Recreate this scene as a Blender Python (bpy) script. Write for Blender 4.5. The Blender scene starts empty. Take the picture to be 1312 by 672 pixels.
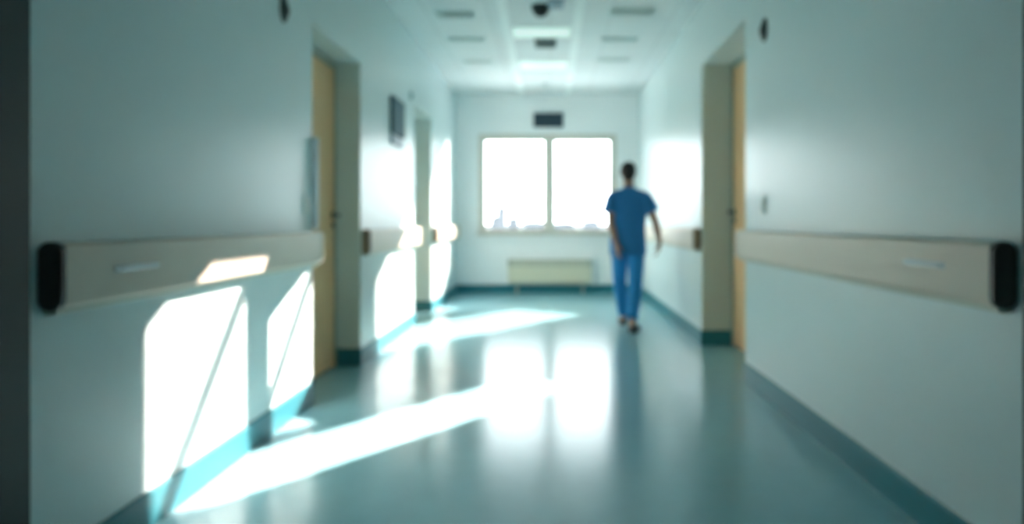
import bpy, bmesh, math
from mathutils import Vector, Matrix

scene = bpy.context.scene
col = scene.collection
PI = math.pi

# ------------------------------------------------------------------ materials
def new_mat(name, color, rough=0.5, spec=0.5, metallic=0.0, coat=0.0, noise=None, bump=None, emission=None):
    m = bpy.data.materials.new(name)
    m.use_nodes = True
    nt = m.node_tree
    b = nt.nodes['Principled BSDF']
    b.inputs['Base Color'].default_value = (*color, 1)
    b.inputs['Roughness'].default_value = rough
    b.inputs['Specular IOR Level'].default_value = spec
    b.inputs['Metallic'].default_value = metallic
    b.inputs['Coat Weight'].default_value = coat
    b.inputs['Coat Roughness'].default_value = 0.1
    if noise or bump:
        tc = nt.nodes.new('ShaderNodeTexCoord')
        n = nt.nodes.new('ShaderNodeTexNoise')
        n.inputs['Scale'].default_value = (noise or bump)[0]
        n.inputs['Detail'].default_value = 4
        nt.links.new(tc.outputs['Object'], n.inputs['Vector'])
        if noise:
            r = nt.nodes.new('ShaderNodeMix'); r.data_type = 'RGBA'
            a = noise[1]
            r.inputs['A'].default_value = (*[c*(1-a) for c in color], 1)
            r.inputs['B'].default_value = (*[min(1, c*(1+a)) for c in color], 1)
            nt.links.new(n.outputs['Fac'], r.inputs['Factor'])
            nt.links.new(r.outputs['Result'], b.inputs['Base Color'])
        if bump:
            bp = nt.nodes.new('ShaderNodeBump')
            bp.inputs['Strength'].default_value = bump[1]
            bp.inputs['Distance'].default_value = 0.01
            nt.links.new(n.outputs['Fac'], bp.inputs['Height'])
            nt.links.new(bp.outputs['Normal'], b.inputs['Normal'])
    if emission:
        b.inputs['Emission Color'].default_value = (*emission[0], 1)
        b.inputs['Emission Strength'].default_value = emission[1]
    return m

M = {}
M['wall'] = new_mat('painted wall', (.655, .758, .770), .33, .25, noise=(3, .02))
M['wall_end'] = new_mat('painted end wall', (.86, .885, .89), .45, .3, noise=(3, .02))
M['guard'] = new_mat('pale bumper strip', (.88, .87, .90), .4, .3)
M['ceiling'] = new_mat('ceiling tiles', (.67, .72, .725), .6, .3, noise=(30, .02))
M['rib'] = new_mat('ceiling trim', (.76, .83, .82), .5)
M['floor'] = new_mat('vinyl floor', (.27, .51, .575), .19, .26, noise=(9, .05))
M['base'] = new_mat('teal baseboard', (.032, .19, .235), .4, .22)
M['rail'] = new_mat('beige handrail', (.64, .56, .47), .42, .3)
M['rail_lip'] = new_mat('handrail lower lip', (.56, .58, .50), .45, .4)
M['cap_dark'] = new_mat('black end cap', (.032, .035, .030), .45, .4)
M['cap_brown'] = new_mat('brown end cap', (.30, .21, .14), .5, .4)
M['door'] = new_mat('beige door', (.84, .53, .28), .5, .3, noise=(4, .06))
M['frame_beige'] = new_mat('window frame', (.62, .60, .54), .45)
M['dark'] = new_mat('dark metal', (.015, .02, .022), .4)
M['lining'] = new_mat('grey jamb lining', (.66, .69, .635), .5, .3)
M['portal'] = new_mat('dark door frame', (.018, .038, .042), .5, .3)
M['device'] = new_mat('dark device plastic', (.03, .055, .055), .45)
M['device_grey'] = new_mat('grey device plastic', (.22, .33, .33), .5)
M['plate'] = new_mat('pale grey plate', (.80, .84, .82), .45)
M['plate_key'] = new_mat('switch key', (.86, .88, .86), .4)
M['steel'] = new_mat('brushed steel', (.45, .50, .52), .42, metallic=.7)
M['sign'] = new_mat('dark navy sign', (.012, .035, .055), .45)
M['sign_edge'] = new_mat('sign housing', (.05, .09, .11), .5)
M['board'] = new_mat('blue grey board', (.075, .15, .19), .7)
M['board_pale'] = new_mat('pale lilac strip', (.42, .48, .55), .5)
M['heater'] = new_mat('convector paint', (.66, .64, .50), .5)
M['heater_grille'] = new_mat('convector grille', (.40, .42, .36), .5)
M['vent'] = new_mat('vent slot', (.58, .66, .65), .6)
M['vent_dark'] = new_mat('ceiling grille', (.10, .15, .15), .6)
M['vent_inner'] = new_mat('vent inside', (.04, .06, .06), .8)
M['lampframe'] = new_mat('lamp frame', (.75, .83, .80), .4)
M['lamp'] = new_mat('lamp diffuser', (.7, .8, .76), .4, emission=((.82, 1.0, .92), .26))
M['blueplate'] = new_mat('blue grey plastic', (.20, .34, .42), .4)
M['scrub'] = new_mat('blue scrub top', (.035, .185, .43), .85, .2, bump=(14, .5))
M['trouser'] = new_mat('blue scrub trousers', (.03, .23, .52), .85, .2, bump=(14, .5))
M['skin'] = new_mat('skin', (.36, .19, .13), .5, .4)
M['hair'] = new_mat('hair', (.012, .009, .008), .6, .3, bump=(90, .6))
M['shoe'] = new_mat('black shoe', (.012, .012, .014), .4)
M['eye'] = new_mat('eye white', (.7, .7, .68), .3)
M['ground'] = new_mat('hazy ground', (.155, .16, .165), 1, 0, noise=(.02, .1))
M['bld'] = new_mat('pale facade', (.175, .19, .205), 1, 0)
M['bld_win'] = new_mat('facade window', (.15, .165, .185), .8, 0)

M['floor'].node_tree.nodes['Principled BSDF'].inputs['Specular Tint'].default_value = (.52, .86, 1, 1)
M['wall'].node_tree.nodes['Principled BSDF'].inputs['Specular Tint'].default_value = (.90, .98, 1, 1)

def glass_mat():
    m = bpy.data.materials.new('window glass'); m.use_nodes = True
    nt = m.node_tree; nt.nodes.clear()
    out = nt.nodes.new('ShaderNodeOutputMaterial')
    mix = nt.nodes.new('ShaderNodeMixShader')
    tr = nt.nodes.new('ShaderNodeBsdfTransparent'); tr.inputs['Color'].default_value = (.97, .99, .98, 1)
    gl = nt.nodes.new('ShaderNodeBsdfGlossy'); gl.inputs['Roughness'].default_value = .02
    fr = nt.nodes.new('ShaderNodeFresnel'); fr.inputs['IOR'].default_value = 1.2
    nt.links.new(fr.outputs[0], mix.inputs[0]); nt.links.new(tr.outputs[0], mix.inputs[1])
    nt.links.new(gl.outputs[0], mix.inputs[2]); nt.links.new(mix.outputs[0], out.inputs['Surface'])
    return m
M['glass'] = glass_mat()

def grid_lines(mat, sx, sy, dark=.86):
    """fine joint lines between ceiling tiles, from object coordinates"""
    nt = mat.node_tree; b = nt.nodes['Principled BSDF']
    tc = nt.nodes.new('ShaderNodeTexCoord')
    br = nt.nodes.new('ShaderNodeTexBrick')
    br.offset = 0; br.squash = 1
    c = b.inputs['Base Color'].default_value
    br.inputs['Color1'].default_value = c
    br.inputs['Color2'].default_value = (c[0]*.98, c[1]*.98, c[2]*.98, 1)
    br.inputs['Mortar'].default_value = (c[0]*dark, c[1]*dark, c[2]*dark, 1)
    br.inputs['Scale'].default_value = 1
    br.inputs['Brick Width'].default_value = sx
    br.inputs['Row Height'].default_value = sy
    br.inputs['Mortar Size'].default_value = .01
    nt.links.new(tc.outputs['Object'], br.inputs['Vector'])
    nt.links.new(br.outputs['Color'], b.inputs['Base Color'])
grid_lines(M['ceiling'], .6, .6)

# ------------------------------------------------------------------ mesh helpers
class MB:
    def __init__(self): self.bm = bmesh.new()
    def box(self, x0, x1, y0, y1, z0, z1, bev=0, seg=2):
        t = bmesh.new()
        bmesh.ops.create_cube(t, size=1)
        for v in t.verts:
            v.co = Vector(((x0+x1)/2+v.co.x*(x1-x0), (y0+y1)/2+v.co.y*(y1-y0), (z0+z1)/2+v.co.z*(z1-z0)))
        if bev: bmesh.ops.bevel(t, geom=list(t.edges), offset=bev, segments=seg, affect='EDGES', profile=.5)
        self.merge(t); return self
    def merge(self, t, mat=None):
        if mat: bmesh.ops.transform(t, matrix=mat, verts=t.verts)
        me = bpy.data.meshes.new('tmp'); t.to_mesh(me); t.free()
        self.bm.from_mesh(me); bpy.data.meshes.remove(me)
    def sphere(self, c, r, scale=(1, 1, 1), sub=3, rot=None):
        t = bmesh.new(); bmesh.ops.create_icosphere(t, subdivisions=sub, radius=r)
        m = Matrix.Translation(Vector(c)) @ (rot.to_4x4() if rot else Matrix.Identity(4)) @ Matrix.Diagonal((*scale, 1))
        self.merge(t, m); return self
    def cone(self, p, q, r0, r1, seg=20):
        p, q = Vector(p), Vector(q); d = q-p
        t = bmesh.new()
        bmesh.ops.create_cone(t, cap_ends=True, segments=seg, radius1=r0, radius2=r1, depth=d.length)
        m = Matrix.Translation((p+q)/2) @ d.to_track_quat('Z', 'Y').to_matrix().to_4x4()
        self.merge(t, m); return self
    def chain(self, pts, sub=2):
        for i, (p, r) in enumerate(pts):
            self.sphere(p, r, sub=sub)
            if i: self.cone(pts[i-1][0], p, pts[i-1][1], r)
        return self
    def loft(self, rings, n=32):
        """closed tube through (centre, rx, ry) ellipses lying in horizontal planes"""
        t = bmesh.new(); vs = []
        for c, rx, ry in rings:
            vs.append([t.verts.new((c[0]+rx*math.cos(2*PI*i/n), c[1]+ry*math.sin(2*PI*i/n), c[2])) for i in range(n)])
        for a, b in zip(vs, vs[1:]):
            for i in range(n): t.faces.new((a[i], a[(i+1) % n], b[(i+1) % n], b[i]))
        t.faces.new(vs[0][::-1]); t.faces.new(vs[-1])
        bmesh.ops.recalc_face_normals(t, faces=t.faces)
        self.merge(t); return self
    def prism(self, prof, axis, a, b):
        """profile of (u, v) pairs swept along an axis: 'y' -> (x, z), 'x' -> (y, z)"""
        t = bmesh.new(); f = []
        for s in (a, b):
            f.append([t.verts.new((u, s, v) if axis == 'y' else (s, u, v)) for u, v in prof])
        n = len(prof)
        for i in range(n): t.faces.new((f[0][i], f[0][(i+1) % n], f[1][(i+1) % n], f[1][i]))
        t.faces.new(f[0][::-1]); t.faces.new(f[1])
        bmesh.ops.recalc_face_normals(t, faces=t.faces)
        self.merge(t); return self
    def build(self, name, mat, parent=None, smooth=False, loc=None):
        me = bpy.data.meshes.new(name)
        if loc is not None: bmesh.ops.translate(self.bm, vec=-Vector(loc), verts=self.bm.verts)
        self.bm.to_mesh(me); self.bm.free()
        me.materials.append(mat)
        if smooth:
            for p in me.polygons: p.use_smooth = True
        o = bpy.data.objects.new(name, me); col.objects.link(o)
        if loc is not None: o.location = loc
        if parent is not None:
            o.parent = parent
            w = Vector((0, 0, 0)); p = parent
            while p is not None: w += p.location; p = p.parent
            o.location = Vector(loc or (0, 0, 0)) - w
        return o

def remeshed(mb, name, mat, voxel, smooth_it=6, parent=None, loc=(0, 0, 0)):
    """fuse the intersecting pieces of mb into one continuous skin"""
    o = mb.build(name+'_raw', mat)
    r = o.modifiers.new('r', 'REMESH'); r.mode = 'VOXEL'; r.voxel_size = voxel; r.use_smooth_shade = True
    s = o.modifiers.new('s', 'SMOOTH'); s.iterations = smooth_it; s.factor = .5
    dg = bpy.context.evaluated_depsgraph_get(); dg.update()
    me = bpy.data.meshes.new_from_object(o.evaluated_get(dg))
    bpy.data.objects.remove(o)
    me.name = name
    me.transform(Matrix.Translation(-Vector(loc)))
    for p in me.polygons: p.use_smooth = True
    me.materials.clear(); me.materials.append(mat)
    n = bpy.data.objects.new(name, me); col.objects.link(n)
    n.location = loc
    if parent is not None: n.parent = parent; n.location = Vector(loc) - parent.location
    return n

def empty(name, loc):
    o = bpy.data.objects.new(name, None); col.objects.link(o); o.location = loc; o.empty_display_size = .1
    return o
def tag(o, label, cat, group=None):
    o['label'] = label; o['category'] = cat
    if group: o['group'] = group
    return o
def struct(o, label=None):
    o['kind'] = 'structure'
    if label: o['label'] = label
    return o

# ------------------------------------------------------------------ dimensions (metres)
EYE = 1.15
XL, XR = -1.508, 1.405          # corridor side walls
YE, YB = 12.5, -2.6             # end wall, wall behind the viewer
CZ = 3.175                      # ceiling
L1 = (4.944, 6.206, 2.404, .200)   # left doorway: near, far, height, depth
L2 = (8.667, 9.920, 2.460, .235)
R1 = (5.620, 7.240, 2.605, .285)

# ------------------------------------------------------------------ shell
struct(MB().box(-2.2, 2.1, YB-.2, YE+.2, -.12, 0).build('floor', M['floor']))
struct(MB().box(-2.2, 2.1, YB-.2, YE+.2, CZ, CZ+.12).build('ceiling', M['ceiling']))

def side_wall(name, x, sgn, holes):
    mb = MB(); y = YB
    def seg(a, b, z0=0, z1=CZ, d0=0):
        xs = sorted((x+sgn*d0, x+sgn*.45)); mb.box(xs[0], xs[1], a, b, z0, z1)
    for (a, b, h, d) in holes:
        seg(y, a); seg(a, b, h, CZ); seg(a, b, 0, h, d+.06); y = b
    seg(y, YE)
    return struct(mb.build(name, M['wall']))
side_wall('wall_left', XL, -1, [L1, L2])
side_wall('wall_right', XR, 1, [R1])
struct(MB().box(-2.2, 2.1, YB-.2, YB, 0, CZ).build('wall_back', M['wall']))

WX0, WX1, WZ0, WZ1 = -1.15, 1.0625, .965, 2.55
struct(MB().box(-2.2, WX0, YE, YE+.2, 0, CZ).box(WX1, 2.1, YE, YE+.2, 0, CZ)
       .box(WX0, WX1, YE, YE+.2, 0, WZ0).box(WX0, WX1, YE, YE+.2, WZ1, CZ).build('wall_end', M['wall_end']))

# window in the end wall
w = empty('window_1', (0, YE, WZ0)); struct(w, 'wide two-pane window with pale beige frame in the end wall')
f = .085; y0, y1 = YE-.015, YE+.075
fr = MB().box(WX0, WX0+f, y0, y1, WZ0, WZ1, .006).box(WX1-f, WX1, y0, y1, WZ0, WZ1, .006)
fr.box(WX0+f, WX1-f, y0, y1, WZ1-f, WZ1, .006).box(WX0+f, WX1-f, y0, y1, WZ0, WZ0+.04, .006)
fr.build('window_frame', M['frame_beige'], w)
MB().box(-.08, .05, y0-.005, y1, WZ0+.04, WZ1-f, .008).build('mullion', M['frame_beige'], w)
for a, b in ((WX0+f, -.08), (.05, WX1-f)):
    s = MB()
    for q in ((a, a+.022, WZ0+.04, WZ1-f), (b-.022, b, WZ0+.04, WZ1-f), (a+.022, b-.022, WZ0+.04, WZ0+.062), (a+.022, b-.022, WZ1-f-.022, WZ1-f)):
        s.box(q[0], q[1], YE+.01, YE+.06, q[2], q[3], .004)
    so = s.build('sash', M['frame_beige'], w)
    MB().box(a+.022, b-.022, YE+.032, YE+.036, WZ0+.062, WZ1-f-.022).build('pane', M['glass'], so)
MB().box(WX0-.03, WX1+.03, YE-.11, YE+.02, WZ0-.035, WZ0, .008).build('window_sill', M['frame_beige'], w)

# doors in the recesses
def door(name, x, sgn, hole, hz, seam=None, label=None):
    a, b, h, d = hole
    px = x+sgn*d
    r = empty(name, (px, (a+b)/2, 0)); struct(r, label)
    fr = MB()
    fx = sorted((px-sgn*.012, px+sgn*.06))
    fr.box(fx[0], fx[1], a, a+.04, 0, h, .004).box(fx[0], fx[1], b-.03, b, 0, h, .004).box(fx[0], fx[1], a, b, h-.05, h, .004)
    fr.build('door_frame', M['base'] if False else M['heater_grille'], r)
    lx = sorted((px, px+sgn*.045))
    leaves = [(a+.042, b-.032)] if seam is None else [(a+.042, seam-.003), (seam+.003, b-.032)]
    for i, (p, q) in enumerate(leaves):
        leaf = MB().box(lx[0], lx[1], p, q, .012, h-.052, .003).build('door_leaf', M['door'], r)
    # lever handle near the far edge
    hy = b-.085
    hd = MB().cone((px, hy, hz), (px-sgn*.012, hy, hz), .028, .028, 24).cone((px, hy, hz), (px-sgn*.055, hy, hz), .011, .011)
    hd.chain([((px-sgn*.055, hy, hz), .012), ((px-sgn*.058, hy-.06, hz), .011), ((px-sgn*.056, hy-.12, hz-.004), .009)])
    hd.cone((px, hy, hz-.08), (px-sgn*.012, hy, hz-.08), .022, .022, 24)
    hd.build('door_handle', M['dark'], leaf, smooth=False)
    # hinges
    for z in (.25, 1.2, h-.3):
        MB().cone((px-sgn*.016, a+.042, z-.05), (px-sgn*.016, a+.042, z+.05), .008, .008).build('hinge', M['steel'], r)
door('door_1', XL, -1, L1, 1.20, None, 'beige door in the near left recess')
door('door_2', XR, 1, R1, 1.236, 6.1, 'beige door in the right recess')
door('door_3', XL, -1, L2, 1.2, None, 'beige door in the far left recess')

# baseboards: coved profile
def cove(x, sgn):
    pr = [(0, 0), (.016, 0), (.012, .012), (.011, .13), (.006, .14), (0, .14)]
    return [(x-sgn*(u-.001), v) for u, v in pr]
def cove_run(mb, x, sgn, a, b): mb.prism(cove(x, sgn), 'y', a, b)
def jamb_run(mb, y, sgn, xa, xb):   # on a jamb facing +/-y
    pr = [(y-sgn*(u-.001), v) for u, v in [(0, 0), (.016, 0), (.012, .012), (.011, .13), (.006, .14), (0, .14)]]
    mb.prism(pr, 'x', xa, xb)
mb = MB(); y = YB
for (a, b, h, d) in (L1, L2):
    cove_run(mb, XL, -1, y, a)
    jamb_run(mb, b, 1, XL-d+.012, XL+.01); jamb_run(mb, a, -1, XL-d+.012, XL+.01); y = b
cove_run(mb, XL, -1, y, YE)
struct(mb.build('baseboard_left', M['base']))
mb = MB(); y = YB
for (a, b, h, d) in (R1,):
    cove_run(mb, XR, 1, y, a)
    jamb_run(mb, b, 1, XR-.01, XR+d-.012); jamb_run(mb, a, -1, XR-.01, XR+d-.012); y = b
cove_run(mb, XR, 1, y, YE)
struct(mb.build('baseboard_right', M['base']))
mb = MB(); jamb_run(mb, YE, 1, XL+.012, XR-.012); struct(mb.build('baseboard_end', M['base']))

# dark frame of the doorway one looks through
struct(MB().box(-1.9, -1.450, 1.98, 2.18, 0, CZ, .004).build('trim_1', M['portal']), 'dark door frame upright at the left edge of the view')
struct(MB().box(1.318, 1.8, 1.98, 2.18, 0, CZ, .004).build('trim_2', M['portal']), 'dark door frame upright at the right edge of the view')
# pale ribs along the ceiling
for i, (a, b) in enumerate(((-.50, -.412), (.232, .32))):
    struct(MB().box(a, b, YB, YE, CZ-.012, CZ+.01, .003).build('trim_%d' % (i+3), M['rib']))

# door jamb linings
k = 5
for x, sgn, (a, b, h, d) in ((XL, -1, L1), (XL, -1, L2), (XR, 1, R1)):
    xs = sorted((x+sgn*.003, x+sgn*(d-.013)))
    struct(MB().box(xs[0], xs[1], b-.006, b+.001, .141, h, .001).box(xs[0], xs[1], a-.001, a+.006, .141, h, .001).build('trim_%d' % k, M['wall'] if k == 6 else M['lining']), 'grey lining of a doorway recess'); k += 1

# corner guards
def guard(x, sgn, y, t, label, zt):
    """rounded bumper strip on the wall edge"""
    u = [(0, -.024), (t*.7, -.022), (t*.93, -.016), (t, -.006), (t*.95, .010), (t*.7, .013), (0, .013)]
    tt = bmesh.new(); f = []
    for z in (1.10, zt):
        f.append([tt.verts.new((x-sgn*a_, y+b_, z)) for a_, b_ in u])
    n = len(u)
    for k in (0,):
        for i in range(n): tt.faces.new((f[k][i], f[k][(i+1) % n], f[k+1][(i+1) % n], f[k+1][i]))
        tt.faces.new(f[k][::-1]); tt.faces.new(f[k+1])
    bmesh.ops.recalc_face_normals(tt, faces=tt.faces)
    mb = MB(); mb.merge(tt)
    return tag(mb.build('corner_guard', M['guard']), label, 'corner guard')
guard(XL, -1, L1[0], .042, 'pale corner guard on the wall edge before the left doorway', 1.68)

# ------------------------------------------------------------------ handrails
def handrail(x, sgn, a, b, label, cap_near, cap_far=None, grip=None):
    z0, z1, t = .891, 1.085, .07
    r = tag(empty('handrail', (x, (a+b)/2, z0)), label, 'handrail', None)
    def X(u): return x-sgn*u
    def body(u0, u1, za, zb, rad, n=6):
        pts = []
        for (cu, cz, st) in ((u1-rad, za+rad, -90), (u1-rad, zb-rad, 0)):
            for i in range(n+1):
                an = math.radians(st+90*i/n); pts.append((X(cu+rad*math.cos(an)), cz+rad*math.sin(an)))
        return [(X(u0), za)] + pts + [(X(u0), zb)]
    MB().prism(body(.0, t, z0, z1, .014), 'y', a+.03, b-.03).build('rail_board', M['rail'], r)
    MB().prism(body(.0, t*.62, z0-.02, z0+.01, .006), 'y', a+.03, b-.03).build('lower_lip', M['rail_lip'], r)
    def cap(y0, y1, m):
        # rounded capsule seen end-on
        n = 14; rr = t*.5+.002; pts = []
        for (cz, st) in ((z1-rr+.004, 0), (z0+rr-.006, 180)):
            for i in range(n+1):
                an = math.radians(st+180*i/n); pts.append((X(rr-.001+rr*math.cos(an)), cz+rr*math.sin(an)))
        c = MB().prism(pts, 'y', y0, y1)
        bmesh.ops.bevel(c.bm, geom=[e for e in c.bm.edges if len(e.link_faces) == 2 and e.calc_face_angle(0) > 1.2],
                        offset=.005, segments=2, affect='EDGES')
        c.build('end_cap', m, r)
    cap(a, a+.032, cap_near)
    if cap_far is not None: cap(b-.032, b, cap_far)
    if grip:
        ya, yb, z = grip
        g = MB().chain([((X(t-.004), ya, z), .006), ((X(t+.016), ya+.012, z), .006), ((X(t+.018), yb-.012, z), .006), ((X(t-.004), yb, z), .006)])
        g.box(*sorted((X(t-.002), X(t+.003))), ya-.01, yb+.01, z-.012, z+.012, .001)
        g.build('grip_bar', M['steel'], r)
    return r
handrail(XL, -1, 2.29, 4.955, 'long beige handrail on the left wall with a black near end', M['cap_dark'], M['rail'], (2.585, 2.84, .992))
handrail(XL, -1, 6.222, 8.70, 'beige handrail between the two left doorways', M['cap_brown'], M['rail'])
handrail(XL, -1, 9.99, YE-.002, 'short sunlit handrail past the far left doorway', M['cap_brown'])
handrail(XR, 1, 2.342, 5.64, 'long beige handrail on the right wall with a black near end', M['cap_dark'], M['rail'], (2.65, 2.92, 1.0))
handrail(XR, 1, 7.262, YE-.002, 'beige handrail beyond the right doorway, behind the walking person', M['cap_brown'])

# ------------------------------------------------------------------ ceiling fittings
def panel(yc, yd, label):
    x0, x1 = -.405, .225
    r = tag(empty('ceiling_light', ((x0+x1)/2, (yc+yd)/2, CZ)), label, 'ceiling light', 'ceiling lights')
    fr = MB().box(x0, x1, yc, yc+.02, CZ-.014, CZ+.02, .003).box(x0, x1, yd-.02, yd, CZ-.014, CZ+.02, .003)
    fr.box(x0, x0+.02, yc+.02, yd-.02, CZ-.014, CZ+.02, .003).box(x1-.02, x1, yc+.02, yd-.02, CZ-.014, CZ+.02, .003)
    fr.build('lamp_frame', M['lampframe'], r)
    MB().box(x0+.02, x1-.02, yc+.02, yd-.02, CZ-.008, CZ+.02, .002).build('diffuser', M['lamp'], r)
panel(8.07, 8.56, 'square ceiling light panel nearer the viewer, between dome camera and grille')
panel(9.75, 10.42, 'square ceiling light panel farther down the corridor, near the end wall')

def slot(x0, x1, y, label, m):
    d = .24 if y < 8 else .16
    r = tag(empty('air_vent', ((x0+x1)/2, y, CZ)), label, 'vent', 'slot vents in the ceiling')
    fr = MB().box(x0, x1, y-d/2, y-d/2+.014, CZ-.01, CZ+.01, .002).box(x0, x1, y+d/2-.014, y+d/2, CZ-.01, CZ+.01, .002)
    fr.box(x0, x0+.014, y-d/2+.014, y+d/2-.014, CZ-.01, CZ+.01, .002).box(x1-.014, x1, y-d/2+.014, y+d/2-.014, CZ-.01, CZ+.01, .002)
    fr.build('vent_frame', M['vent'], r)
    MB().box(x0+.01, x1-.01, y-d/2+.01, y+d/2-.01, CZ-.003, CZ+.008).build('backing', m, r)
    sl = MB()
    for i in range(int(d/.03)-1):
        yy = y-d/2+.03+i*.026; sl.box(x0+.014, x1-.014, yy, yy+.006, CZ-.009, CZ+.002)
    sl.build('slats', M['vent'], r)
slot(-1.12, -.74, 7.60, 'slot vent in the ceiling, nearest on the left side', M['device_grey'])
slot(.57, 1.00, 7.50, 'slot vent in the ceiling, nearest on the right side', M['device_grey'])
slot(-1.15, -.72, 8.65, 'slot vent in the ceiling, middle of the left side', M['vent'])
slot(.57, .98, 8.65, 'slot vent in the ceiling, middle of the right side', M['vent'])
slot(-1.10, -.72, 9.85, 'slot vent in the ceiling, farthest on the left side', M['vent'])
slot(.57, 1.00, 9.75, 'slot vent in the ceiling, farthest on the right side', M['vent'])

# dark grille behind the first light
r = tag(empty('ceiling_grille', (-.05, 8.82, CZ)), 'small dark rectangular ceiling grille just beyond the nearer light panel', 'vent')
x0, x1, ya, yb = -.175, .07, 8.62, 9.02
g = MB().box(x0, x1, ya, ya+.02, CZ-.02, CZ+.01, .003).box(x0, x1, yb-.02, yb, CZ-.02, CZ+.01, .003)
g.box(x0, x0+.02, ya+.02, yb-.02, CZ-.02, CZ+.01, .003).box(x1-.02, x1, ya+.02, yb-.02, CZ-.02, CZ+.01, .003)
g.build('grille_frame', M['vent_dark'], r)
MB().box(x0+.01, x1-.01, ya+.01, yb-.01, CZ-.004, CZ+.008).build('backing', M['vent_inner'], r)
sl = MB()
for i in range(9):
    yy = ya+.035+i*.038; sl.box(x0+.02, x1-.02, yy, yy+.014, CZ-.016, CZ-.004)
sl.build('slats', M['vent_dark'], r)

# dome camera
r = tag(empty('dome_camera', (-.09, 7.32, CZ)), 'dark dome camera hanging from the ceiling above the corridor centre', 'camera')
MB().cone((-.09, 7.32, CZ), (-.09, 7.32, CZ-.04), .09, .085, 32).build('mount', M['device'], r)
MB().sphere((-.09, 7.32, CZ-.04), .074, (1, 1, .95)).build('dome', M['dark'], r, smooth=True)
r = tag(empty('ceiling_sensor', (.055, 7.2, CZ)), 'flat blue-grey box on the ceiling right of the dome camera', 'sensor')
MB().box(-.02, .125, 7.08, 7.34, CZ-.03, CZ, .008).build('housing', M['blueplate'], r)
MB().sphere((.055, 7.2, CZ-.03), .018, (1, 1, .6), 2).build('lens', M['dark'], r, smooth=True)

r = tag(empty('sprinkler', (-.07, 11.44, CZ)), 'tiny sprinkler head on the ceiling close to the end wall', 'sprinkler')
MB().cone((-.07, 11.44, CZ), (-.07, 11.44, CZ-.012), .045, .035, 24).build('rose', M['device_grey'], r)
MB().cone((-.07, 11.44, CZ-.012), (-.07, 11.44, CZ-.05), .01, .01).cone((-.07, 11.44, CZ-.05), (-.07, 11.44, CZ-.054), .026, .026, 20).build('nozzle', M['steel'], r)

# ------------------------------------------------------------------ wall fittings
def detector(x, sgn, y, z, rad, label, name='wall_detector', m1='device', m2='dark', tall=1.25):
    r = tag(empty(name, (x, y, z)), label, 'detector')
    a = Matrix.Rotation(PI/2, 4, 'Y')
    b = MB().sphere((x, y, z), rad, (.42, 1, tall)); b.build('base_plate', M[m1], r, smooth=True)
    MB().sphere((x-sgn*.012, y, z-.005), rad*.6, (.62, 1, 1.15)).build('lens', M[m2], r, smooth=True)
detector(XL, -1, 4.41, 2.35, .062, 'dark oval detector high on the near left wall')
detector(XR, 1, 5.11, 2.405, .064, 'dark oval detector high on the right wall before the doorway')
detector(XL, -1, 8.42, 2.51, .05, 'small grey round detector high above the far left doorway', m1='device_grey', m2='device_grey', tall=1)

r = tag(empty('wall_switch', (XR, 5.14, 1.2)), 'pale grey wall switch above the handrail near the right doorway', 'switch')
MB().box(XR-.012, XR+.001, 5.085, 5.195, 1.195, 1.32, .004).build('switch_plate', M['plate'], r)
MB().box(XR-.022, XR-.008, 5.115, 5.165, 1.22, 1.295, .003).build('switch_key', M['plate_key'], r)
r = tag(empty('wall_switch', (XL, 4.82, 1.2)), 'pale grey wall switch beside the near left doorway', 'switch')
MB().box(XL-.001, XL+.012, 4.765, 4.865, 1.20, 1.31, .004).build('switch_plate', M['plate'], r)
MB().box(XL+.008, XL+.02, 4.79, 4.84, 1.222, 1.288, .003).build('switch_key', M['plate_key'], r)

r = tag(empty('notice_board', (XL, 7.62, 1.9)), 'blue-grey notice board with pale lower strip on the left wall', 'notice board')
MB().box(XL-.001, XL+.035, 7.34, 7.92, 1.99, 2.34, .006).build('board_panel', M['board'], r)
MB().box(XL-.001, XL+.022, 7.36, 7.90, 1.885, 1.985, .005).build('lower_strip', M['board_pale'], r)

r = tag(empty('sign_box', (-.03, YE, 2.66)), 'dark navy sign box on the end wall above the window', 'sign')
MB().box(-.268, .208, YE-.06, YE+.001, 2.655, 2.885, .012).build('housing', M['sign_edge'], r)
MB().box(-.25, .19, YE-.066, YE-.055, 2.672, 2.868, .003).build('sign_face', M['sign'], r)

# convector under the window
r = tag(empty('convector_heater', (0, YE-.06, .16)), 'low beige convector heater on the end wall below the window', 'radiator')
hx0, hx1 = -.665, .655
MB().box(hx0, hx1, YE-.115, YE+.001, .165, .47, .012).build('casing', M['heater'], r)
MB().box(hx0-.008, hx1+.008, YE-.12, YE+.001, .435, .54, .01).build('top_cover', M['heater_grille'], r)
sl = MB()
for i in range(40):
    xx = hx0+.03+i*(hx1-hx0-.06)/40; sl.box(xx, xx+.014, YE-.124, YE-.118, .45, .525)
sl.build('grille', M['heater'], r)
MB().box(hx0+.01, hx1-.01, YE-.117, YE-.05, .155, .185, .005).build('bottom_rail', M['heater_grille'], r)
for xx in (hx0+.12, hx1-.15):
    MB().box(xx, xx+.03, YE-.08, YE-.05, 0, .17, .003).build('foot', M['heater_grille'], r)

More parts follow.
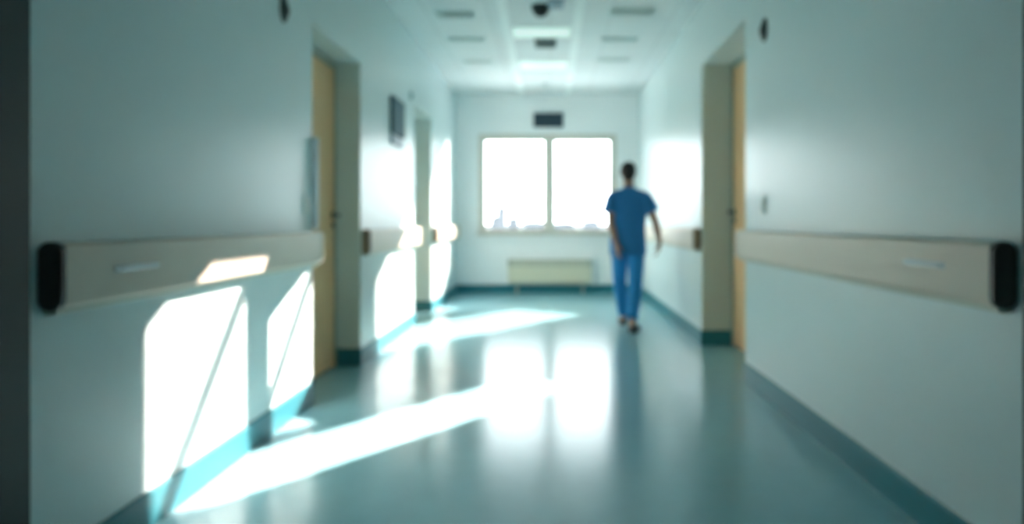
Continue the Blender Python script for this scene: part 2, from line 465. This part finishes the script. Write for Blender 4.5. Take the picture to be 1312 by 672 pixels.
# ------------------------------------------------------------------ the person
PO = Vector((.86, 8.30, 0))
VOX = .0058
def hand(mb, wrist, dirv, palm_n, thumb_side, curl=.35, s=1.0):
    """palm with four fingers and a thumb; dirv points to the fingertips, palm_n out of the palm"""
    d = Vector(dirv).normalized(); n = Vector(palm_n); n = (n-d*n.dot(d)).normalized(); sd = d.cross(n).normalized()*thumb_side
    wr = Vector(wrist)
    for k in (-1.3, -.45, .45, 1.3):
        mb.chain([(wr+sd*k*.011, .0155*s), (wr+d*.05*s+sd*k*.0165, .0135*s), (wr+d*.088*s+sd*k*.0195, .0115*s)])
    for k, ln in ((1.5, .070), (.5, .080), (-.5, .074), (-1.5, .058)):
        b = wr+d*.086*s+sd*k*.0205*s
        v = d.copy(); pts = [(b, .0100*s)]; p = b
        for j, (fr_, rr) in enumerate(((.45, .0092), (.32, .0086), (.23, .0078))):
            v = (v+n*math.tan(curl*(.7 if j == 0 else 1.0))*.8+sd*k*.03).normalized()
            p = p+v*ln*fr_*s; pts.append((p, rr*s))
        mb.chain(pts)
    p0 = wr+d*.022*s+sd*.018*s+n*.006
    p1 = p0+(d*.55+sd*.8+n*.35).normalized()*.036*s
    p2 = p1+(d*.9+sd*.3+n*.35).normalized()*.027*s
    p3 = p2+(d*1.0+sd*.0+n*.4).normalized()*.020*s
    mb.chain([(p0, .0155*s), (p1, .0125*s), (p2, .0105*s), (p3, .0088*s)])

# joints (world metres); the person walks away from the viewer, right foot trailing
HIPC = Vector((.832, 8.32, .93)); CH = Vector((.845, 8.35, 1.30))
HC = Vector((.838, 8.395, 1.675))
S = {'L': Vector((.668, 8.34, 1.405)), 'R': Vector((1.018, 8.33, 1.405))}
E = {'L': Vector((.640, 8.28, 1.135)), 'R': Vector((1.118, 8.30, 1.145))}
W = {'L': Vector((.690, 8.18, .920)), 'R': Vector((1.178, 8.36, .920))}
HJ = {'L': Vector((.742, 8.33, .90)), 'R': Vector((.918, 8.31, .90))}
K = {'L': Vector((.762, 8.60, .505)), 'R': Vector((.905, 8.30, .480))}
A = {'L': Vector((.815, 8.68, .085)), 'R': Vector((.845, 8.06, .110))}

b = MB()
b.loft([((.832, 8.32, .80), .10, .08), ((.832, 8.32, .88), .165, .115), ((.833, 8.32, .97), .168, .118), ((.838, 8.33, 1.08), .145, .10),
        ((.843, 8.34, 1.20), .155, .108), ((.845, 8.35, 1.32), .172, .115), ((.845, 8.35, 1.41), .165, .098), ((.845, 8.355, 1.47), .115, .075), ((.845, 8.36, 1.51), .06, .055)])
b.chain([((.845, 8.355, 1.46), .062), ((.843, 8.365, 1.52), .056), ((.840, 8.385, 1.585), .054), ((.839, 8.39, 1.63), .055)])
# skull, jaw
b.sphere(HC+Vector((0, -.005, .018)), .088, (.86, 1.08, 1.0))
b.sphere(HC+Vector((0, .02, -.035)), .068, (.86, 1.0, 1.2))
b.sphere(HC+Vector((0, .058, -.088)), .032, (1.0, .85, .8))
b.chain([(HC+Vector((0, .090, .018)), .010), (HC+Vector((0, .108, -.022)), .015)])       # nose
b.sphere(HC+Vector((.012, .100, -.027)), .010).sphere(HC+Vector((-.012, .100, -.027)), .010)
b.chain([(HC+Vector((-.020, .084, -.058)), .008), (HC+Vector((0, .092, -.056)), .010), (HC+Vector((.020, .084, -.058)), .008)])
b.chain([(HC+Vector((-.036, .078, .034)), .009), (HC+Vector((.036, .078, .034)), .009)])  # brow
for sx in (-1, 1):
    b.sphere(HC+Vector((sx*.079, -.002, -.008)), .030, (.28, .62, 1.05), rot=Matrix.Rotation(-.25*sx, 3, 'Z'))
    b.sphere(HC+Vector((sx*.040, .050, -.026)), .024, (1, .9, 1)).sphere(HC+Vector((sx*.030, .070, .0235)), .0115, (1.5, .7, .45)).sphere(HC+Vector((sx*.030, .070, -.004)), .011, (1.4, .7, .4))
for s_ in 'LR':
    b.chain([(CH.lerp(S[s_], .55)+Vector((0, 0, .06)), .05), (S[s_], .058), (S[s_].lerp(E[s_], .45), .048), (E[s_], .038),
             (E[s_].lerp(W[s_], .3), .040), (E[s_].lerp(W[s_], .75), .029), (W[s_], .0255)])
    b.chain([(HJ[s_], .088), (HJ[s_].lerp(K[s_], .5), .074), (K[s_], .054), (K[s_].lerp(A[s_], .3)+Vector((0, -.014, 0)), .053),
             (K[s_].lerp(A[s_], .75), .038), (A[s_], .034)])
hand(b, W['L'], (.12, .02, -1), (1, .25, 0), 1, .30)
hand(b, W['R'], (-.20, .10, -1), (-1, .2, .1), -1, .38)
TOE = {'L': Vector((-.05, 1, 0)).normalized(), 'R': Vector((.42, .9, 0)).normalized()}
for s_ in 'LR':
    a = A[s_]; t = TOE[s_]; up = Vector((0, 0, 1))
    b.chain([(a, .033), (Vector((a.x, a.y, .050))-t*.020, .026), (Vector((a.x, a.y, .046))+t*.06, .026), (Vector((a.x, a.y, .042))+t*.12, .024)])
body = remeshed(b, 'person', M['skin'], VOX, 4, None, PO)
tag(body, 'person in blue scrubs and black shoes, walking away with back turned', 'person')

for sx in (-1, 1):
    ec = HC+Vector((sx*.030, .0695, .010))
    eye = MB().sphere(ec, .0122).build('eye', M['eye'], body, smooth=True, loc=tuple(ec))
    ir = MB().sphere(ec+Vector((0, .0080, 0)), .0066, (1, .8, 1)).build('iris', M['hair'], None, smooth=True, loc=tuple(ec))
    ir.parent = eye; ir.location = (0, 0, 0)
# hair: short cap over back and top of the skull
h = MB()
h.sphere(HC+Vector((0, -.016, .030)), .095, (.89, 1.05, .98))
h.sphere(HC+Vector((0, -.040, -.015)), .080, (.86, .85, 1.0))
h.sphere(HC+Vector((0, .035, .068)), .055, (1.1, .85, .6))
h.chain([(HC+Vector((-.03, -.055, -.06)), .026), (HC+Vector((.03, -.055, -.06)), .026)])
for sx in (-1, 1): h.chain([(HC+Vector((sx*.064, .02, .03)), .022), (HC+Vector((sx*.070, .014, -.012)), .010)])
remeshed(h, 'hair', M['hair'], .006, 2, body, HC)

# scrub top
t = MB()
t.loft([((.826, 8.305, .800), .198, .142), ((.828, 8.31, .86), .196, .142), ((.830, 8.315, .95), .190, .140), ((.836, 8.325, 1.08), .176, .130), ((.842, 8.34, 1.20), .182, .134),
        ((.845, 8.345, 1.32), .192, .138), ((.845, 8.35, 1.40), .186, .122), ((.845, 8.355, 1.455), .125, .092), ((.844, 8.36, 1.50), .080, .070)])
for s_, q in (('L', 1), ('R', 1)):
    d = (E[s_]-S[s_]).normalized()
    t.chain([(Vector((.845, 8.355, 1.43)).lerp(S[s_], .5)+Vector((0, 0, .020)), .060), (S[s_]+Vector((0, 0, -.004)), .068)])
    p, q_ = S[s_], S[s_]+d*.165+Vector((-.020 if s_ == 'L' else .016, 0, 0))
    t.cone(p, q_, .070, .082, 28)
t.chain([(HJ['L']+Vector((.005, -.02, .06)), .115), (HJ['L'].lerp(K['L'], .20)+Vector((.005, 0, .0)), .112)])
t.chain([(HJ['R']+Vector((-.005, -.01, .04)), .105), (HJ['R']+Vector((-.005, 0, -.04)), .105)])
# soft folds across the back
for (p, q_, rr) in (((.70, 8.215, 1.02), (.90, 8.205, 1.15), .018), ((.76, 8.205, .90), (.98, 8.225, 1.04), .018), ((.93, 8.205, .84), (.99, 8.235, 1.10), .018), ((.75, 8.225, 1.33), (.70, 8.235, 1.20), .02)):
    t.chain([(Vector(p)+Vector((0, .022, 0)), rr*.8), ((Vector(p)+Vector(q_))/2+Vector((0, .006, 0)), rr), (Vector(q_)+Vector((0, .022, 0)), rr*.8)])
top = remeshed(t, 'scrub_top', M['scrub'], .008, 5, body, (.845, 8.33, 1.1))
# collar band
cb = MB()
pts = [Vector((.843+.066*math.cos(a_*PI/9), 8.362+.062*math.sin(a_*PI/9), 1.498-.012*math.sin(a_*PI/9))) for a_ in range(19)]
cb.chain([(p, .0085) for p in pts]); cb.build('collar', M['scrub'], top, smooth=True, loc=(.845, 8.36, 1.49))

# trousers
t = MB()
t.loft([((.830, 8.315, .80), .150, .112), ((.830, 8.315, .88), .176, .126), ((.832, 8.32, .98), .168, .120)])
for s_ in 'LR':
    a_ = A[s_]; k_ = K[s_]
    t.chain([(HJ[s_], .098), (HJ[s_].lerp(k_, .5), .088), (k_, .072), (k_.lerp(a_, .5)+Vector((0, -.012, 0)), .068)])
    lo = a_+Vector((0, 0, .035))
    t.cone(k_.lerp(a_, .5)+Vector((0, -.012, 0)), lo, .068, .064, 28)
remeshed(t, 'scrub_trousers', M['trouser'], .008, 5, body, (.832, 8.32, .6))

# shoes: low black clogs with soles
for s_ in 'LR':
    a = A[s_]; d = TOE[s_]; sd = Vector((d.y, -d.x, 0)); g0 = Vector((a.x, a.y, 0))
    m = MB()
    m.chain([(g0-d*.030+Vector((0, 0, .040)), .036), (g0+d*.04+Vector((0, 0, .044)), .040), (g0+d*.10+sd*.004+Vector((0, 0, .044)), .043), (g0+d*.16+Vector((0, 0, .036)), .036)])
    m.sphere(g0+d*.11+Vector((0, 0, .04)), .048, (1, 1.0, .8))
    sh = remeshed(m, 'shoe', M['shoe'], .006, 4, body, g0)
    so = MB(); n = 28; prof = []
    tt = bmesh.new()
    ring = []
    for i in range(n):
        an = 2*PI*i/n
        l_ = .135*math.cos(an); w_ = (.044+.006*math.cos(an))*math.sin(an)
        ring.append(g0+d*(.058+l_)+sd*w_)
    lo = [tt.verts.new((p.x, p.y, .002)) for p in ring]; hi = [tt.verts.new((p.x, p.y, .020)) for p in ring]
    for i in range(n): tt.faces.new((lo[i], lo[(i+1) % n], hi[(i+1) % n], hi[i]))
    tt.faces.new(lo[::-1]); tt.faces.new(hi); bmesh.ops.recalc_face_normals(tt, faces=tt.faces)
    so.merge(tt)
    o = so.build('sole', M['shoe'], None, loc=tuple(g0)); o.parent = sh; o.location = (0, 0, 0)

# ------------------------------------------------------------------ outside: hazy skyline far beyond the window
struct(MB().box(-3000, 3000, 60, 5200, -21, -20).build('ground', M['ground']))
def building(x, y, wd, dp, h, label, floors=6, top=True):
    z0 = -20
    r = tag(empty('distant_building', (x, y, z0)), label, 'building', 'hazy buildings far outside the window')
    MB().box(x-wd/2, x+wd/2, y, y+dp, z0, z0+h).build('facade', M['bld'], r)
    for j in range(floors):      # one recessed glazing band per storey
        zz = z0+h*(j+.3)/floors
        MB().box(x-wd*.44, x+wd*.44, y-.3, y+.1, zz, zz+h*.45/floors).build('window_band', M['bld_win'], r)
    if top: MB().box(x-wd*.25, x+wd*.25, y+dp*.2, y+dp*.8, z0+h, z0+h*1.07).build('roof_block', M['bld'], r)
building(-94, 1500, 17, 18, 48, 'slim pale tower in the haze, left window pane', 12)
building(-76, 1600, 22, 20, 28, 'low pale block right of the slim tower, left window pane', 6)
building(-110, 1550, 16, 20, 30, 'low pale block left of the slim tower, left window pane', 6)
building(-35, 1700, 48, 20, 20, 'long low hazy block near the centre mullion', 4)
building(30, 1650, 40, 20, 18, 'long low hazy block in the right window pane', 4)
building(84, 1600, 34, 20, 22, 'wide hazy block at the right end of the right window pane', 5)

# ------------------------------------------------------------------ light
world = bpy.data.worlds.new('sky'); scene.world = world; world.use_nodes = True
bg = world.node_tree.nodes['Background']
bg.inputs['Color'].default_value = (.92, .965, 1.0, 1)
bg.inputs['Strength'].default_value = 7.8

p = bpy.data.lights.new('window_portal', 'AREA'); p.shape = 'RECTANGLE'
p.size = WX1-WX0; p.size_y = WZ1-WZ0; p.cycles.is_portal = True
po = bpy.data.objects.new('window_portal', p); col.objects.link(po)
po.location = ((WX0+WX1)/2, YE+.19, (WZ0+WZ1)/2); po.rotation_euler = (-PI/2, 0, 0)   # faces into the corridor

# added area lights in mid-corridor imitate low sun on the left wall
KX, SZ = .66, .65
D = Vector((-KX, -1, -SZ)); Dn = D.normalized()
def added_beam(ya, yb, za, zb, dist, radiance, tops=(), bar_shade=None):
    """narrow area light added to imitate sunlight; it meets the plane of the left wall between ya..yb, za..zb"""
    hx = Vector((1, -KX, 0)).normalized()
    vy = Vector((-KX*SZ, -SZ, KX*KX+1)).normalized()
    yc, zc = (ya+yb)/2, (za+zb)/2
    P = Vector((XL, yc, zc))-D*dist
    l = bpy.data.lights.new('added_sun_beam', 'AREA'); l.shape = 'RECTANGLE'
    l.size = (yb-ya)*hx.dot(Vector((0, -1, 0)))
    l.size_y = (zb-za)*vy.z
    l.spread = math.radians(1.2)
    l.energy = radiance*l.size*l.size_y
    l.color = (1.0, .87, .77)
    o = bpy.data.objects.new('added_sun_beam', l); col.objects.link(o)
    zax = -Dn; xax = vy.cross(zax).normalized()
    o.matrix_world = Matrix.Translation(P) @ Matrix((xax, vy, zax)).transposed().to_4x4()
    if tops or bar_shade:
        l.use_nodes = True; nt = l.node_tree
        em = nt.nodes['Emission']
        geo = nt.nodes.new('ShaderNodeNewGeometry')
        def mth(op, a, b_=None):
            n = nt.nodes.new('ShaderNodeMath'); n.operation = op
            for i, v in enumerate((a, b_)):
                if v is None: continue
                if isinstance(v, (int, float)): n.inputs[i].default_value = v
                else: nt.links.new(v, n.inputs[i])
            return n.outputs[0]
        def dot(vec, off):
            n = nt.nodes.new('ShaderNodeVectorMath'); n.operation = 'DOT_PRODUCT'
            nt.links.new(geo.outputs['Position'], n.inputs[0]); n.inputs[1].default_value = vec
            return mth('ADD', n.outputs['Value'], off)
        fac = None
        # patch edges masked into the emission: z < c + m*y in the plane the beam falls on
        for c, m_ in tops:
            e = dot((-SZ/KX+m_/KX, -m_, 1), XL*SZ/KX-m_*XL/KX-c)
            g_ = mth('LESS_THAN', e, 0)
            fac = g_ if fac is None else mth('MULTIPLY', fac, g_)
        if bar_shade:
            c, m_, th = bar_shade
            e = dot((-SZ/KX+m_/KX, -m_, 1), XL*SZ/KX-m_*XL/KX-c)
            g_ = mth('MAXIMUM', mth('GREATER_THAN', mth('ABSOLUTE', e), th), .09)   # diagonal shadow drawn into the emission; no object casts it
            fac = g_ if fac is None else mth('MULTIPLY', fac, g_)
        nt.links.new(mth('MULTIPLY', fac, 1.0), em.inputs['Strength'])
    return o
R = 26.5
added_beam(2.92, 3.86, -1.45, .985, 1.85, R, tops=((-.80, .53), (.90, 0)), bar_shade=(-2.90, .965, .065))
added_beam(4.19, 4.96, .00, .93, .5, R, tops=((-.87, .355),), bar_shade=(-3.42, .86, .06))
added_beam(6.78, 8.62, -1.45, 1.33, 1.85, R, tops=((-2.09, .40),))
added_beam(9.75, 11.65, .05, 2.0, .95, R, tops=())

# ------------------------------------------------------------------ camera
cam = bpy.data.cameras.new('camera'); co = bpy.data.objects.new('camera', cam); col.objects.link(co)
co.location = (0, 0, EYE); co.rotation_euler = (PI/2, 0, 0)
cam.sensor_width = 36; cam.lens = 36*1000/1312
cam.shift_x = -49/1312; cam.shift_y = -52/1312
cam.clip_start = .02; cam.clip_end = 8000
cam.dof.use_dof = True; cam.dof.focus_distance = .5; cam.dof.aperture_fstop = 5.2
scene.camera = co

scene.cycles.max_bounces = 16; scene.cycles.diffuse_bounces = 10; scene.cycles.glossy_bounces = 6
scene.cycles.transparent_max_bounces = 12
scene.cycles.use_denoising = True
scene.cycles.sample_clamp_indirect = 20
vs = scene.view_settings
vs.view_transform = 'Standard'; vs.look = 'None'; vs.gamma = 1; vs.use_curve_mapping = False
vs.exposure = 0.15
